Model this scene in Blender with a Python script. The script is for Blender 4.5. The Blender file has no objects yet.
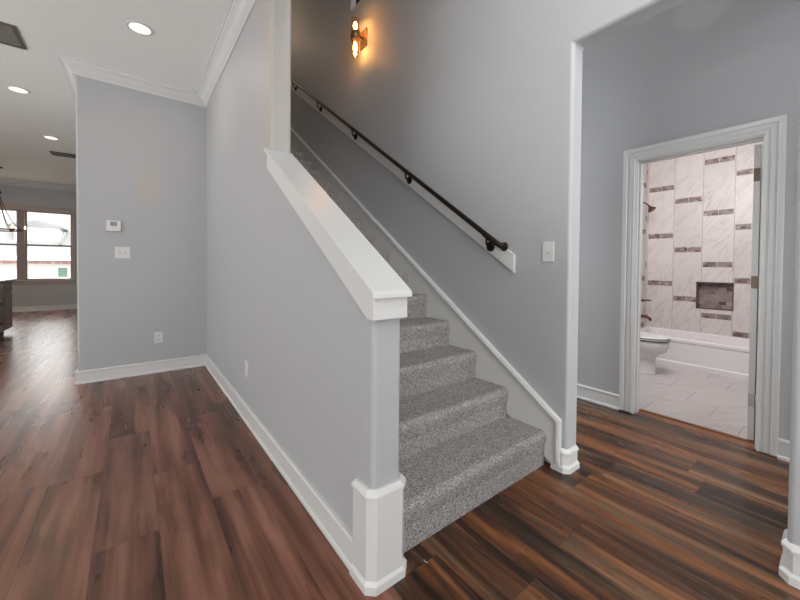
import bpy, bmesh, math, random
from mathutils import Vector, Matrix
C = bpy.context.scene.collection
SC = bpy.context.scene
random.seed(7)
PI = math.pi

# ------------------------------------------------------------------ camera, world, fill lights, exposure
cam_d = bpy.data.cameras.new('camera')
cam = bpy.data.objects.new('camera', cam_d); C.objects.link(cam); SC.camera = cam
YAW, PITCH, ROLL = 0.686210, -0.0178445, 0.00905129
fw = Vector((math.sin(YAW)*math.cos(PITCH), math.cos(YAW)*math.cos(PITCH), math.sin(PITCH)))
rt = Vector((math.cos(YAW), -math.sin(YAW), 0)); up = rt.cross(fw)
rt2 = math.cos(ROLL)*rt + math.sin(ROLL)*up; up2 = -math.sin(ROLL)*rt + math.cos(ROLL)*up
M = Matrix.Identity(4)
for i in range(3):
    M[i][0] = rt2[i]; M[i][1] = up2[i]; M[i][2] = -fw[i]
M[2][3] = 1.2
cam.matrix_world = M
cam_d.sensor_width = 36; cam_d.sensor_fit = 'HORIZONTAL'
cam_d.lens = 352.707/800*36
cam_d.shift_x = (400-421.4245)/800; cam_d.shift_y = (272.0533-300)/800
cam_d.clip_start = 0.02; cam_d.clip_end = 300

W = bpy.data.worlds.new('sky'); SC.world = W; W.use_nodes = True
bg = W.node_tree.nodes['Background']; bg.inputs[0].default_value = (1.0, 0.985, 0.96, 1); bg.inputs[1].default_value = 8.0

def area(name, loc, look, sx, sy, power, col=(1, 1, 1)):
    d = bpy.data.lights.new(name, 'AREA'); d.shape = 'RECTANGLE'; d.size = sx; d.size_y = sy; d.energy = power; d.color = col
    o = bpy.data.objects.new(name, d); C.objects.link(o); o.location = loc
    o.rotation_euler = Vector(look).to_track_quat('-Z', 'Y').to_euler(); return o
area('front_fill_light', (-0.9, -2.8, 1.6), (0.1, 1, 0.35), 3.4, 2.2, 90, (0.965, 0.985, 1.0))  # unseen fill added behind the camera, standing in for window daylight
area('foyer_front_fill_light', (1.3, -2.8, 3.6), (0.12, 1, 0.05), 1.0, 3.2, 10, (1.0, 0.99, 0.98))  # added fill high in the foyer, its source out of view
area('left_fill_light', (-4.75, 3.2, 1.6), (1, 0, 0.5), 4.2, 2.2, 18, (0.97, 0.985, 1.0))  # unseen fill added from the left to light the half wall
area('ceiling_uplight_fill', (-4.4, 3.4, 0.5), (0.5, 0, 1), 5.0, 0.8, 124, (0.965, 0.985, 0.98))  # uplight added to brighten the ceiling, no such source in view
area('bathroom_ceiling_light', (3.55, 1.1, 2.45), (1, 0, -0.6), 0.8, 0.8, 38, (1.0, 0.95, 0.935))
area('hall_near_fill_light', (2.62, -2.6, 1.7), (0.12, 1, 0), 0.9, 2.6, 58, (1, 1, 1))  # fill added at the near hall end, which has no window
area('hall_far_fill_light', (2.5, 3.8, 1.8), (0.3, -1, 0), 0.8, 2.4, 48, (1, 1, 1))  # fill added at the far hall end to balance the near one
area('stair_wall_fill_light', (0.84, 0.2, 3.5), (1, 0.12, -0.05), 0.3, 0.6, 13, (1, 0.99, 0.97))  # unseen fill on the header, added to brighten the stair wall
area('foyer_side_fill_light', (0.95, -0.9, 2.3), (1, 0.55, -0.1), 0.5, 1.0, 17, (0.98, 0.99, 1.0))  # side fill added for the right side of the stairwell
area('dining_warm_fill_light', (-3.0, 9.5, 3.1), (0, 0, -1), 0.6, 0.6, 36, (1, 0.76, 0.52))  # unseen warm light added to tint the dining walls
pd = bpy.data.lights.new('foyer_high_fill_light', 'POINT'); pd.energy = 85; pd.shadow_soft_size = .25; pd.color = (1, .985, .96)  # unseen point fill added above the foyer for the stair wall
po = bpy.data.objects.new('foyer_high_fill_light', pd); C.objects.link(po); po.location = (0.95, -0.8, 4.4)
pd = bpy.data.lights.new('landing_warm_fill_light', 'POINT'); pd.energy = 14; pd.shadow_soft_size = .12; pd.color = (1, .72, .48)  # unseen warm fill added to brown the upper stairwell wall
po = bpy.data.objects.new('landing_warm_fill_light', pd); C.objects.link(po); po.location = (1.2, 6.9, 5.6)
vs = SC.view_settings
vs.view_transform = 'Standard'; vs.look = 'None'; vs.gamma = 1; vs.exposure = 0.0; vs.use_curve_mapping = False

# ------------------------------------------------------------------ node helpers / materials
class NT:
    def __init__(s, name):
        s.m = bpy.data.materials.new(name); s.m.use_nodes = True
        s.t = s.m.node_tree; s.b = s.t.nodes['Principled BSDF']
    def n(s, typ, **kw):
        x = s.t.nodes.new(typ)
        for k, v in kw.items(): setattr(x, k, v)
        return x
    def put(s, sock, v):
        if isinstance(v, bpy.types.NodeSocket): s.t.links.new(v, sock)
        elif v is not None: sock.default_value = v
    def m_(s, op, a, b=None, c=None):
        x = s.n('ShaderNodeMath', operation=op)
        for i, v in enumerate((a, b, c)): s.put(x.inputs[i], v)
        return x.outputs[0]
    def xyz(s):
        co = s.n('ShaderNodeTexCoord').outputs['Object']
        sp = s.n('ShaderNodeSeparateXYZ'); s.put(sp.inputs[0], co)
        return co, sp.outputs[0], sp.outputs[1], sp.outputs[2]
    def vec(s, x, y, z):
        c = s.n('ShaderNodeCombineXYZ')
        for i, v in enumerate((x, y, z)): s.put(c.inputs[i], v)
        return c.outputs[0]
    def noise(s, v, scale=1, detail=2, rough=.5, dist=0):
        x = s.n('ShaderNodeTexNoise'); s.put(x.inputs['Vector'], v)
        x.inputs['Scale'].default_value = scale; x.inputs['Detail'].default_value = detail
        x.inputs['Roughness'].default_value = rough; x.inputs['Distortion'].default_value = dist
        return x.outputs[0]
    def white(s, v):
        x = s.n('ShaderNodeTexWhiteNoise', noise_dimensions='3D'); s.put(x.inputs[0], v)
        return x.outputs[0], x.outputs[1]
    def ramp(s, f, stops):
        x = s.n('ShaderNodeValToRGB'); s.put(x.inputs[0], f)
        e = x.color_ramp.elements
        while len(e) < len(stops): e.new(.5)
        for i, (p, c) in enumerate(stops):
            e[i].position = p; e[i].color = (*c, 1)
        return x.outputs[0]
    def mix(s, f, a, b, mode='MIX'):
        x = s.n('ShaderNodeMix', data_type='RGBA', blend_type=mode)
        s.put(x.inputs[0], f)
        for k, v in ((6, a), (7, b)):
            s.put(x.inputs[k], (*v, 1) if isinstance(v, tuple) and len(v) == 3 else v)
        return x.outputs[2]
    def bump(s, h, strength=.3, dist=.01):
        x = s.n('ShaderNodeBump'); x.inputs['Strength'].default_value = strength; x.inputs['Distance'].default_value = dist
        s.put(x.inputs['Height'], h); s.put(s.b.inputs['Normal'], x.outputs[0])
    def out(s, col=None, rough=None, metal=None, spec=None):
        s.put(s.b.inputs['Base Color'], (*col, 1) if isinstance(col, tuple) and len(col) == 3 else col)
        s.put(s.b.inputs['Roughness'], rough); s.put(s.b.inputs['Metallic'], metal)
        s.put(s.b.inputs['Specular IOR Level'], spec)
        return s.m
def lin(*c):
    return tuple((v/255/12.92 if v/255 <= .04045 else ((v/255+.055)/1.055)**2.4) for v in c)
def plain(name, col, rough=.5, metal=0, var=.04, scale=30, bump=0, spec=None):
    t = NT(name); co, x, y, z = t.xyz()
    f = t.noise(co, scale, 3)
    c = t.mix(f, tuple(v*(1-var) for v in col), tuple(min(1, v*(1+var)) for v in col))
    if bump: t.bump(f, bump, .003)
    return t.out(c, rough, metal, spec)
def emit(name, col, strength):
    t = NT(name); co, x, y, z = t.xyz()
    t.b.inputs['Base Color'].default_value = (*col, 1)
    t.b.inputs['Emission Color'].default_value = (*col, 1)
    f = t.noise(co, 20, 1); t.put(t.b.inputs['Emission Strength'], t.m_('MULTIPLY_ADD', f, strength*.1, strength*.95))
    return t.m

WALLC = (0.42, 0.428, 0.442)
def wall_mat(name, patches=()):
    """eggshell grey paint, orange-peel bump; patches: (mask builder, colour)"""
    t = NT(name); co, x, y, z = t.xyz()
    f = t.noise(co, 3, 2)
    c = t.mix(f, tuple(v*.985 for v in WALLC), tuple(v*1.015 for v in WALLC))
    for fn, col in patches: c = t.mix(fn(t, x, y, z, co), c, col)
    t.bump(t.noise(co, 220, 2), .08, .002)
    return t.out(c, .55, 0, .35)
def ell(t, a, b, a0, b0, ra, rb, soft, co, wob=.25):
    d = t.m_('ADD', t.m_('POWER', t.m_('DIVIDE', t.m_('SUBTRACT', a, a0), ra), 2), t.m_('POWER', t.m_('DIVIDE', t.m_('SUBTRACT', b, b0), rb), 2))
    d = t.m_('ADD', d, t.m_('MULTIPLY', t.m_('SUBTRACT', t.noise(co, 7, 3), .5), wob))
    r = t.n('ShaderNodeMapRange'); t.put(r.inputs[0], d)
    r.inputs[1].default_value = 1-soft; r.inputs[2].default_value = 1+soft; r.inputs[3].default_value = 1; r.inputs[4].default_value = 0
    return r.outputs[0]
def warm_cast(t, x, y, z, co):  # warm light cast tinted into the thermostat wall colour
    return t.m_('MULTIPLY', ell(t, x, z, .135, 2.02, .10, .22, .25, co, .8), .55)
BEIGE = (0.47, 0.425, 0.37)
def lamp_warmth_upper(t, x, y, z, co):  # warm lamp light on the upper half wall, put into its colour
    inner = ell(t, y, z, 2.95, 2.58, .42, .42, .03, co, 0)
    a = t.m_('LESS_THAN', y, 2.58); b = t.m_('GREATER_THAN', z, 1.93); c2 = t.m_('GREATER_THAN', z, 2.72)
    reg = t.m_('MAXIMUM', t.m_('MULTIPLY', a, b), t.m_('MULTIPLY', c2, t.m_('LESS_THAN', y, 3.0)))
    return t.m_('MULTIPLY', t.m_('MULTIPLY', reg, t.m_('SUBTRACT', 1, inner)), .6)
def hall_touchup(t, x, y, z, co):
    return t.m_('MULTIPLY', ell(t, y, z, .72, 3.07, .17, .14, .35, co, .5), .3)
m_wall = wall_mat('grey wall paint')
m_wall_thermo = wall_mat('grey wall paint with warm light tint', [(warm_cast, BEIGE)])
m_wall_mid = wall_mat('grey wall paint with painted lamp warmth', [(lamp_warmth_upper, BEIGE)])
m_wall_hall = wall_mat('grey wall paint with pale touch up', [(hall_touchup, (.6, .6, .59))])
m_trim = plain('white semi gloss trim paint', (.635, .64, .635), .32, var=.015, scale=5)
m_ceil = plain('flat white ceiling paint', (.79, .80, .775), .8, var=.015, scale=4)
m_plate = plain('white plastic', (.62, .62, .615), .35, var=.01)
m_slot = plain('dark slot plastic', (.12, .12, .12), .5)
m_screen = plain('grey lcd screen', (.19, .20, .20), .2, var=.3, scale=300)
m_bronze = plain('oil rubbed bronze', (.018, .012, .010), .36, .6, var=.3, scale=60)
m_copper = plain('brushed copper bronze', (.13, .065, .05), .33, .75, var=.25, scale=60)
m_steel = plain('satin nickel', (.42, .41, .40), .3, .9, var=.1)
m_antique = plain('antique bronze hinge', (.17, .13, .10), .4, .5, var=.15)
m_porc = plain('white porcelain', (.80, .79, .80), .12, var=.01, spec=.6)
m_acryl = plain('white acrylic tub', (.82, .78, .79), .22, var=.01)
m_black = plain('matte black', (.02, .02, .02), .6)
m_vent = plain('brown grey vent metal', (.115, .10, .085), .5, .2, var=.1)
m_ventin = plain('grey vent louvre', (.33, .31, .28), .5, .1, var=.05)
m_lens = emit('warm downlight lens', (1.0, .90, .74), 1.25)
m_bulb = emit('amber bulb glow', (1.0, .56, .22), 95.0)
m_bulbw = emit('warm candle bulb', (1.0, .75, .45), 3.0)

def glass_mat(name, tint, refl):
    t = NT(name); t.t.nodes.remove(t.b)
    co = t.n('ShaderNodeTexCoord').outputs['Object']
    f = t.noise(co, 4, 1)
    tr = t.n('ShaderNodeBsdfTransparent'); t.put(tr.inputs[0], t.mix(f, tint, tuple(min(1, v*1.03) for v in tint)))
    gl = t.n('ShaderNodeBsdfGlossy'); gl.inputs['Roughness'].default_value = .03
    mx = t.n('ShaderNodeMixShader'); mx.inputs[0].default_value = refl
    t.put(mx.inputs[1], tr.outputs[0]); t.put(mx.inputs[2], gl.outputs[0])
    t.put(t.t.nodes['Material Output'].inputs[0], mx.outputs[0]); return t.m
m_glass = glass_mat('clear window glass', (.95, .96, .96), .06)
m_amber = glass_mat('amber lamp glass', (.95, .72, .42), .10)

def floor_mat():
    t = NT('brown vinyl plank floor'); co, x, y, z = t.xyz()
    PW, PL = .2217, 1.22
    u = t.m_('DIVIDE', t.m_('ADD', x, .135+PW*40), PW); ci = t.m_('FLOOR', u); fu = t.m_('FRACT', u)
    r0, _ = t.white(t.vec(ci, 3.7, 1.1))
    v = t.m_('ADD', t.m_('DIVIDE', t.m_('ADD', y, 20), PL), t.m_('MULTIPLY', r0, 5.0)); ri = t.m_('FLOOR', v); fv = t.m_('FRACT', v)
    rv, rc = t.white(t.vec(ci, ri, 7.3))
    sp = t.n('ShaderNodeSeparateXYZ'); t.put(sp.inputs[0], rc); ra, rb, rg = sp.outputs
    # long grain bands, fine grain, cathedrals
    gx = t.m_('MULTIPLY_ADD', rv, 37.0, t.m_('MULTIPLY', x, 15.0)); gy = t.m_('MULTIPLY', y, .75)
    band = t.noise(t.vec(gx, gy, t.m_('MULTIPLY', rb, 9)), 1.0, 3, .5, .35)
    blot = t.noise(t.vec(t.m_('MULTIPLY_ADD', ra, 11, t.m_('MULTIPLY', x, 6)), t.m_('MULTIPLY', y, 1.3), rb), 1.0, 3, .55, .2)
    band = t.m_('ADD', t.m_('MULTIPLY', band, .6), t.m_('MULTIPLY', blot, .4))
    fine = t.noise(t.vec(t.m_('MULTIPLY', x, 110), t.m_('MULTIPLY', y, 2.2), t.m_('MULTIPLY', ra, 50)), 1.0, 4, .6, .1)
    kv = t.n('ShaderNodeTexVoronoi'); kv.inputs['Scale'].default_value = 1.0
    wob = t.m_('MULTIPLY', fine, .0)
    t.put(kv.inputs['Vector'], t.vec(t.m_('ADD', t.m_('MULTIPLY_ADD', rv, 13, t.m_('MULTIPLY', x, 4.2)), wob), t.m_('MULTIPLY', y, 1.25), t.m_('MULTIPLY', rb, .4)))
    def sstep(v, a_, b_, lo, hi):
        r = t.n('ShaderNodeMapRange'); r.interpolation_type = 'SMOOTHSTEP'; t.put(r.inputs[0], v)
        for i_, q_ in enumerate((a_, b_, lo, hi)): r.inputs[i_+1].default_value = q_
        return r.outputs[0]
    knot = sstep(kv.outputs['Distance'], .02, .17, 1, 0)
    g = t.m_('ADD', t.m_('MULTIPLY', band, .90), t.m_('MULTIPLY', fine, .10))
    # even, reddish boards in the left room
    cl = t.ramp(g, [(.36, lin(50, 27, 18)), (.45, lin(88, 53, 39)), (.52, lin(116, 75, 58)), (.62, lin(148, 105, 88))])
    cl = t.mix(t.m_('MULTIPLY', rv, .5), cl, t.mix(.5, cl, lin(100, 58, 42)))
    hl = t.m_('MULTIPLY_ADD', ra, .42, .76); cl = t.mix(1.0, cl, t.vec(hl, hl, hl), 'MULTIPLY')
    # boards of mixed brown, orange and grey in the hall
    st1 = t.noise(t.vec(t.m_('MULTIPLY_ADD', rv, 3.0, t.m_('MULTIPLY', x, 12)), t.m_('MULTIPLY', y, .8), t.m_('MULTIPLY', ra, 5)), 1.0, 4, .55, .6)
    st2 = t.noise(t.vec(t.m_('MULTIPLY', x, 9), t.m_('MULTIPLY', y, .7), t.m_('MULTIPLY_ADD', rb, 3, 9.1)), 1.0, 3, .55, .8)
    g2 = t.m_('ADD', t.m_('MULTIPLY', st1, .80), t.m_('MULTIPLY', fine, .20))
    g2 = t.m_('ADD', g2, t.m_('MULTIPLY', t.m_('SUBTRACT', rg, .5), .10))
    cb = t.ramp(g2, [(.36, lin(34, 20, 14)), (.44, lin(70, 42, 28)), (.51, lin(104, 64, 38)), (.58, lin(132, 82, 46)), (.68, lin(150, 106, 72))])
    cg = t.ramp(g2, [(.36, lin(32, 23, 17)), (.45, lin(62, 46, 33)), (.54, lin(92, 71, 53)), (.68, lin(120, 98, 77))])
    k2 = t.n('ShaderNodeMapRange'); t.put(k2.inputs[0], t.m_('ADD', st2, t.m_('MULTIPLY', t.m_('SUBTRACT', ra, .5), .14))); k2.inputs[1].default_value = .47; k2.inputs[2].default_value = .63
    cr = t.mix(k2.outputs[0], cb, cg)
    c = t.mix(t.m_('GREATER_THAN', x, .745), cl, cr)
    c = t.mix(t.m_('MULTIPLY', knot, .45), c, t.mix(1.0, c, lin(150, 125, 112), 'MULTIPLY'))
    ck = t.noise(t.vec(t.m_('MULTIPLY_ADD', ra, 8, t.m_('MULTIPLY', x, 60)), t.m_('MULTIPLY', y, 2.2), rb), 1.0, 3, .6, .5)
    c = t.mix(sstep(ck, .66, .76, 0, .16), c, t.mix(1.0, c, lin(140, 118, 108), 'MULTIPLY'))
    e = t.m_('MINIMUM', t.m_('MULTIPLY', t.m_('MINIMUM', fu, t.m_('SUBTRACT', 1, fu)), PW), t.m_('MULTIPLY', t.m_('MINIMUM', fv, t.m_('SUBTRACT', 1, fv)), PL))
    seam = t.m_('LESS_THAN', e, .0014); c = t.mix(t.m_('MULTIPLY', seam, t.m_('MULTIPLY_ADD', rb, .5, .15)), c, lin(40, 27, 22))
    t.bump(t.m_('SUBTRACT', 1, seam), .15, .002)
    return t.out(c, t.m_('MULTIPLY_ADD', blot, .08, .24), 0, .42)
m_floor = floor_mat()

def carpet_mat():
    t = NT('grey speckled cut pile carpet'); co, x, y, z = t.xyz()
    a = t.noise(co, 230, 2, .7); b = t.noise(co, 70, 2, .6); c3 = t.noise(co, 6, 2)
    vo = t.n('ShaderNodeTexVoronoi'); t.put(vo.inputs['Vector'], co); vo.inputs['Scale'].default_value = 320
    wv = t.n('ShaderNodeSeparateColor'); t.put(wv.inputs[0], vo.outputs['Color'])
    f = t.m_('ADD', t.m_('MULTIPLY', a, .45), t.m_('ADD', t.m_('MULTIPLY', wv.outputs[0], .4), t.m_('MULTIPLY', b, .25)))
    c = t.ramp(f, [(.28, (.04, .039, .041)), (.44, (.22, .215, .22)), (.58, (.47, .46, .46)), (.76, (.80, .78, .77))])
    c = t.mix(t.m_('MULTIPLY', t.m_('GREATER_THAN', wv.outputs[1], .72), .35), c, (.30, .20, .15))
    c = t.mix(t.m_('MULTIPLY', c3, .25), c, (.20, .185, .175))
    t.bump(t.m_('ADD', a, t.m_('MULTIPLY', wv.outputs[0], .6)), .9, .006)
    return t.out(c, .95, 0, .1)
m_carpet = carpet_mat()

def marble(t, co, sc=1.0, vein=(.36, .31, .30), base=(.68, .63, .615)):
    sp = t.n('ShaderNodeSeparateXYZ'); t.put(sp.inputs[0], co)
    hh = t.m_('ADD', sp.outputs[0], sp.outputs[1])
    pn = t.m_('ADD', t.m_('MULTIPLY', hh, .85), t.m_('MULTIPLY', sp.outputs[2], .53))
    pl = t.m_('SUBTRACT', t.m_('MULTIPLY', sp.outputs[2], .85), t.m_('MULTIPLY', t.m_('SUBTRACT', sp.outputs[1], sp.outputs[0]), .53))
    v = t.noise(t.vec(t.m_('MULTIPLY', pn, 11*sc), t.m_('MULTIPLY', pl, 2.6*sc), 0), 1.0, 5, .6, .7)
    d = t.m_('ABSOLUTE', t.m_('SUBTRACT', v, .5))
    k = t.ramp(d, [(0, (1, 1, 1)), (.012, (.45, .45, .45)), (.05, (0, 0, 0))])
    msk = t.noise(co, 3.5*sc, 2)
    kk = t.m_('MULTIPLY', k, t.m_('MULTIPLY_ADD', msk, 1.6, -.45))
    return t.mix(t.m_('MAXIMUM', t.m_('MULTIPLY', kk, 1.0), 0.0), t.mix(t.noise(co, 5*sc, 3), tuple(v*.96 for v in base), base), vein)
def mosaic(t, a, b, seed, tw=.048, th=.032):
    """brown glass and stone chips in running bond"""
    rb = t.m_('FLOOR', t.m_('DIVIDE', b, th)); fb = t.m_('FRACT', t.m_('DIVIDE', b, th))
    ua = t.m_('ADD', t.m_('DIVIDE', a, tw), t.m_('MULTIPLY', rb, .5)); ia = t.m_('FLOOR', ua); fa = t.m_('FRACT', ua)
    w, _ = t.white(t.vec(ia, rb, seed))
    c = t.ramp(w, [(0, (.10, .065, .06)), (.3, (.24, .17, .155)), (.6, (.34, .26, .24)), (.85, (.22, .185, .18)), (1, (.50, .42, .40))])
    g = t.m_('MAXIMUM', t.m_('LESS_THAN', fa, .05), t.m_('LESS_THAN', fb, .07))
    return t.mix(t.m_('MULTIPLY', g, .5), c, (.35, .30, .29))
def tile_mat(name, axis, u0, phase0, extra=False):
    t = NT(name); co, x, y, z = t.xyz()
    a = x if axis == 0 else y
    CW, PER, SH = .32, .672, .068
    ud = t.m_('SUBTRACT', u0, a)
    u = t.m_('ADD', t.m_('DIVIDE', ud, CW), 20); col = t.m_('SUBTRACT', t.m_('FLOOR', u), 20); fu = t.m_('FRACT', u)
    ph = t.m_('DIVIDE', t.m_('ADD', t.m_('SUBTRACT', z, phase0), t.m_('ADD', t.m_('MULTIPLY', col, .2027), PER*10+SH/2)), PER)
    row = t.m_('FLOOR', ph); fp = t.m_('FRACT', ph)
    ins = t.m_('MULTIPLY', t.m_('GREATER_THAN', fu, .03), t.m_('LESS_THAN', fu, .97))
    gap = t.m_('GREATER_THAN', t.m_('ABSOLUTE', t.m_('SUBTRACT', fu, .5)), .007)
    st = t.m_('MULTIPLY', t.m_('LESS_THAN', fp, SH/PER), t.m_('MULTIPLY', ins, gap))
    if extra:   # one more cut strip high in the third column
        e = t.m_('MULTIPLY', t.m_('COMPARE', col, 2, .1), t.m_('MULTIPLY', t.m_('GREATER_THAN', z, 2.765), t.m_('LESS_THAN', z, 2.84)))
        st = t.m_('MAXIMUM', st, t.m_('MULTIPLY', e, ins))
    wv, wc = t.white(t.vec(col, row, 2.2))
    vv = t.n('ShaderNodeVectorMath', operation='ADD'); t.put(vv.inputs[0], co); t.put(vv.inputs[1], wc)
    c = marble(t, vv.outputs[0])
    sh = t.m_('MULTIPLY_ADD', wv, .08, .95); c = t.mix(1.0, c, t.vec(sh, sh, sh), 'MULTIPLY')
    e1 = t.m_('MULTIPLY', t.m_('MINIMUM', fu, t.m_('SUBTRACT', 1, fu)), CW)
    gr = t.m_('LESS_THAN', e1, .0035)
    c = t.mix(t.m_('MULTIPLY', gr, .75), c, (.36, .30, .29))
    c = t.mix(st, c, mosaic(t, a, z, 1.7))
    t.bump(t.m_('SUBTRACT', 0, gr), .2, .002)
    return t.out(c, t.m_('MULTIPLY_ADD', st, .05, .34), 0, .35)
m_tile_back = tile_mat('marble wall tile with mosaic strips', 1, 1.908, .983, True)
m_tile_side = tile_mat('marble side wall tile with mosaic strips', 0, 6.12, 1.25)
def niche_mat():
    t = NT('brown mosaic niche tile'); co, x, y, z = t.xyz()
    c = mosaic(t, t.m_('ADD', y, t.m_('MULTIPLY', x, 1)), z, 5.1, .075, .045)
    return t.out(c, .25, 0, .5)
m_niche = niche_mat()
def bathfloor_mat():
    t = NT('marble floor tile'); co, x, y, z = t.xyz()
    r = t.m_('DIVIDE', t.m_('SUBTRACT', x, 3.295), .305); ri = t.m_('FLOOR', r); fr = t.m_('FRACT', r)
    q = t.m_('ADD', t.m_('DIVIDE', t.m_('SUBTRACT', y, t.m_('MULTIPLY_ADD', ri, .22, .496)), .61), 20); qi = t.m_('FLOOR', q); fq = t.m_('FRACT', q)
    wv, wc = t.white(t.vec(ri, qi, 4.4))
    vv = t.n('ShaderNodeVectorMath', operation='ADD'); t.put(vv.inputs[0], co); t.put(vv.inputs[1], wc)
    c = marble(t, vv.outputs[0], .8, (.34, .31, .30), (.56, .52, .51))
    gq = t.m_('LESS_THAN', t.m_('MULTIPLY', t.m_('MINIMUM', fq, t.m_('SUBTRACT', 1, fq)), .61), .003)
    g2 = t.m_('LESS_THAN', t.m_('MULTIPLY', t.m_('MINIMUM', fr, t.m_('SUBTRACT', 1, fr)), .305), .0022)
    c = t.mix(t.m_('MULTIPLY', gq, .75), c, (.28, .25, .24)); c = t.mix(t.m_('MULTIPLY', g2, .3), c, (.4, .36, .35))
    return t.out(c, .25, 0, .45)
m_bathfloor = bathfloor_mat()
def brick_mat():
    t = NT('white painted brick'); co, x, y, z = t.xyz()
    bt = t.n('ShaderNodeTexBrick'); t.put(bt.inputs['Vector'], t.vec(x, z, 0))
    bt.inputs['Color1'].default_value = (.50, .48, .48, 1); bt.inputs['Color2'].default_value = (.44, .42, .42, 1)
    bt.inputs['Mortar'].default_value = (.40, .39, .39, 1); bt.inputs['Scale'].default_value = 4.5; bt.inputs['Mortar Size'].default_value = .02
    return t.out(bt.outputs[0], .8)
m_brick = brick_mat()
def redbrick_mat():
    t = NT('worn red brick course'); co, x, y, z = t.xyz()
    f = t.noise(t.vec(t.m_('MULTIPLY', x, 6), 0, 0), 1, 2)
    return t.out(t.ramp(f, [(.35, (.45, .38, .37)), (.55, (.34, .17, .155))]), .8)
m_redbrick = redbrick_mat()
def shingle_mat():
    t = NT('pale grey shingle roof'); co, x, y, z = t.xyz()
    f = t.noise(t.vec(t.m_('MULTIPLY', x, 3), t.m_('MULTIPLY', y, 8), 0), 1, 3)
    return t.out(t.ramp(f, [(.3, (.14, .142, .145)), (.7, (.17, .17, .172))]), .9)
m_shingle = shingle_mat()
def cab_mat():
    t = NT('grey brown stained cabinet wood'); co, x, y, z = t.xyz()
    f = t.noise(t.vec(t.m_('MULTIPLY', x, 20), t.m_('MULTIPLY', y, 20), t.m_('MULTIPLY', z, 2)), 1, 4, .6, .5)
    return t.out(t.ramp(f, [(.3, (.12, .10, .09)), (.7, (.22, .19, .17))]), .4)
m_cab = cab_mat()
m_counter = plain('brown speckled stone counter', (.24, .17, .15), .15, var=.35, scale=90)
m_lawn = plain('dry pale lawn', (.24, .22, .17), .9, var=.3, scale=8)

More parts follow.
